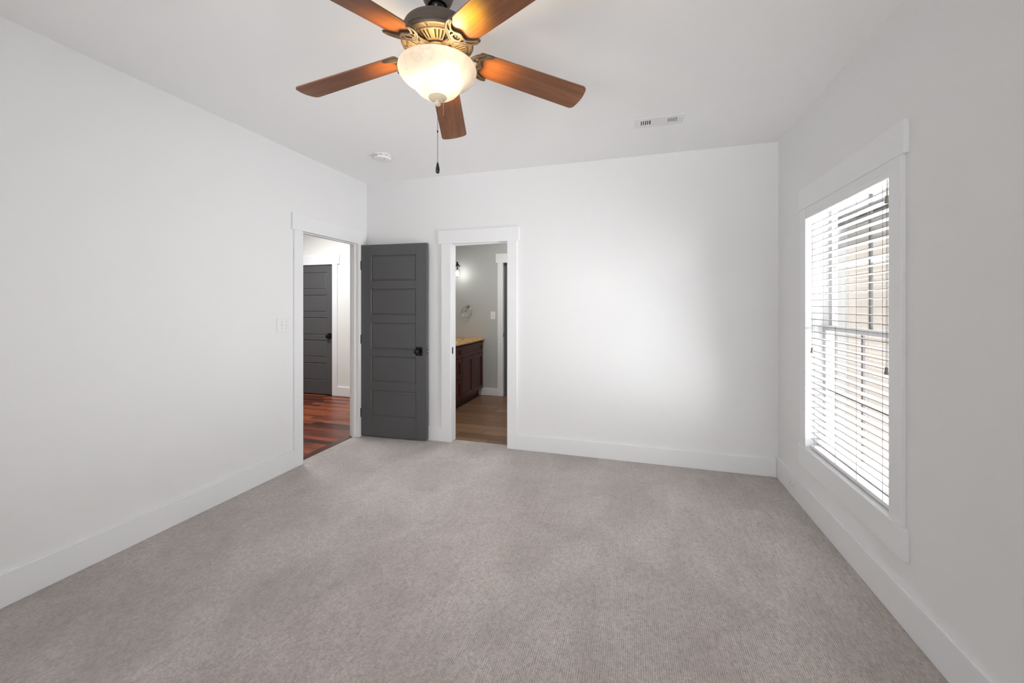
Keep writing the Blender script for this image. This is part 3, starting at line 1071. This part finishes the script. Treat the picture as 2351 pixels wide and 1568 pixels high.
for z0, z1 in ((.683, .838), (.402, .677), (.122, .396)):
    shaker('drawer', 4.62, 5.089, z0, z1)
shaker('drawer_front', 5.098, 5.900, .683, .838)
shaker('cabinet_door', 5.098, 5.494, .122, .677)
shaker('cabinet_door', 5.500, 5.900, .122, .677)
ct = mk('vanity_countertop', boxes((QX0 + .002, -2.232, VY0 - .02, 4.72, .866, .887), (QX0 + .002, -2.232, 5.22, QY1 - .002, .866, .887), (QX0 + .002, -2.70, 4.72, 5.22, .866, .887), (-2.33, -2.232, 4.72, 5.22, .866, .887)), M['marble'], bevel=.003)
tag(ct, 'golden marble countertop on the bathroom vanity', 'countertop')
mk('backsplash', boxes((QX0 + .002, QX0 + .02, VY0 - .02, QY1 - .022, .887, .965), (QX0 + .002, -2.262, QY1 - .016, QY1 - .002, .887, .892)), M['marble'], ct)


def basin(bm):
    pr = [((.185, .25), .887), ((.175, .24), .872), ((.15, .21), .79), ((.11, .16), .755), ((.03, .03), .75)]
    rings = []
    for (a, b), z in pr:
        rings.append([bm.verts.new((-2.515 + a * (abs(math.cos(t)) ** .5) * math.copysign(1, math.cos(t)), 4.97 + b * (abs(math.sin(t)) ** .5) * math.copysign(1, math.sin(t)), z)) for t in [2 * PI * i / 40 for i in range(40)]])
    for a, b in zip(rings, rings[1:]):
        for i in range(40):
            j = (i + 1) % 40
            bm.faces.new((a[i], a[j], b[j], b[i]))
    bm.faces.new(rings[-1])


mk('basin', basin, M['plastic'], ct, smooth=True)

# towel ring
tr = empty('towel_ring', (-2.511, QY1, 1.392))
tag(tr, 'chrome towel ring mounted above the vanity counter', 'towel ring')
mk('mount', lambda bm: tube(bm, [(0, 0, 0), (0, -.010, 0), (0, -.012, 0), (0, -.052, 0)], [.026, .024, .011, .011], 20), M['chrome'], tr, smooth=True)
mk('holder', lambda bm: (ball(bm, (0, -.052, -.002), .015, seg=16), tube(bm, [(-.018, -.052, -.012), (.018, -.052, -.012)], .008, 12)), M['chrome'], tr, smooth=True)
mk('ring', lambda bm: tube(bm, [(.084 * math.cos(t) - .006, -.056, .084 * math.sin(t) - .094) for t in [2 * PI * i / 48 for i in range(48)]], .0052, 10, closed=True), M['chrome'], tr, smooth=True)

s2 = mk('light_switch', boxes((-2.131, -2.053, QY1 - .006, QY1, 1.193, 1.310)), M['plastic'], bevel=.0025)
tag(s2, 'white single switch plate on the grey-green bathroom wall', 'light switch')
mk('toggle', boxes((-2.0955, -2.0885, QY1 - .017, QY1 - .006, 1.253, 1.264)), M['plastic'], s2, bevel=.001)
mk('toggle_slot', boxes((-2.098, -2.086, QY1 - .0066, QY1 - .0058, 1.240, 1.254)), M['screw'], s2)
mk('screw', lambda bm: ball(bm, (-2.092, QY1 - .006, 1.222), .0032, sy=.3), M['screw'], s2)
mk('screw', lambda bm: ball(bm, (-2.092, QY1 - .006, 1.281), .0032, sy=.3), M['screw'], s2)

# lantern sconce beside the mirror wall
LX, LY = -2.622, 5.742
lt = empty('wall_sconce', (QX0, LY, 1.98))
tag(lt, 'lit jar-shaped lantern sconce with a black cap in the bathroom', 'wall lamp')
ox, oz = LX - QX0, -1.98
mk('back_plate', boxes((0, .012, -.05, .05, -.06, .09)), M['black'], lt, bevel=.003)
mk('arm', lambda bm: tube(bm, arc([(.01, 0, .05), (.08, 0, .085), (.14, 0, .10), (ox, 0, .095)]), .006, 8), M['black'], lt, smooth=True)
mk('cap', lambda bm: lathe(bm, [(0, 2.094 + oz), (.004, 2.092 + oz), (.008, 2.082 + oz), (.005, 2.074 + oz), (.014, 2.066 + oz), (.018, 2.050 + oz), (.028, 2.038 + oz), (.046, 2.028 + oz), (.048, 2.018 + oz), (.040, 2.016 + oz), (0, 2.018 + oz)], 32, (ox, 0, 0)), M['black'], lt, smooth=True)
mk('glass_jar', lambda bm: lathe(bm, [(.040, 2.016 + oz), (.0405, 1.93 + oz), (.039, 1.895 + oz), (.030, 1.868 + oz), (.012, 1.852 + oz), (0, 1.850 + oz)], 32, (ox, 0, 0)), M['jar'], lt, smooth=True)
mk('finial', lambda bm: (ball(bm, (ox, 0, 1.846 + oz), .007), tube(bm, [(ox, 0, 1.852 + oz), (ox, 0, 1.838 + oz)], .003, 8)), M['black'], lt, smooth=True)
mk('bulb', lambda bm: lathe(bm, [(0, 1.955 + oz), (.010, 1.952 + oz), (.012, 1.935 + oz), (.024, 1.912 + oz), (.027, 1.895 + oz), (.020, 1.878 + oz), (0, 1.870 + oz)], 20, (ox, 0, 0)), M['sconcebulb'], lt, smooth=True)
mk('bulb_holder', lambda bm: tube(bm, [(ox, 0, 2.018 + oz), (ox, 0, 1.955 + oz)], .010, 10), M['black'], lt, smooth=True)

# ------------------------------------------------------------------ outside the window
tag(mk('ground', boxes((XR + WRt, 40, -10, 60, -2.75, -2.60)), M['concrete']), 'pale concrete ground outside the window', 'ground', 'structure')
tag(mk('wall_outside', boxes((XR + WRt, XR + WRt + .06, -3, 8, -2.6, -.07)), M['stucco']), 'beige foundation wall under the window', 'wall', 'structure')
NX = 5.0
nh = empty('neighbour_house', (NX, 9.0, -2.6))
tag(nh, 'beige stucco house with white trim seen through the blind', 'house')


def nb(x0, x1, y0, y1, z0, z1):
    return (x0 - NX, x1 - NX, y0 - 9.0, y1 - 9.0, z0 + 2.6, z1 + 2.6)


mk('wall', boxes(nb(NX, NX + 4, 4.0, 11.66, -2.6, 3.35)), M['stucco'], nh)
mk('corner_board', boxes(nb(NX - .03, NX + 4, 11.66, 12.10, -2.6, 3.35)), M['white_ext'], nh)
mk('white_wing', boxes(nb(NX, NX + 4, 12.10, 19.0, -2.6, 3.35)), M['white_ext'], nh, label='white sided wing of the house')
for z0 in (-2.35, -.45, 1.45):
    wf = mk('window', boxes(nb(NX - .05, NX - .001, 12.22, 13.52, z0, z0 + 1.65)), M['white_ext'], nh)
    for k in range(3):
        for j in range(2):
            mk('pane', boxes(nb(NX - .056, NX - .05, 12.30 + k * .40, 12.62 + k * .40, z0 + .08 + j * .77, z0 + .80 + j * .77)), M['extpane'], wf)
mk('soffit', boxes(nb(NX - .45, NX + 4, 3.6, 11.9, 3.35, 3.45)), M['roofing'], nh)
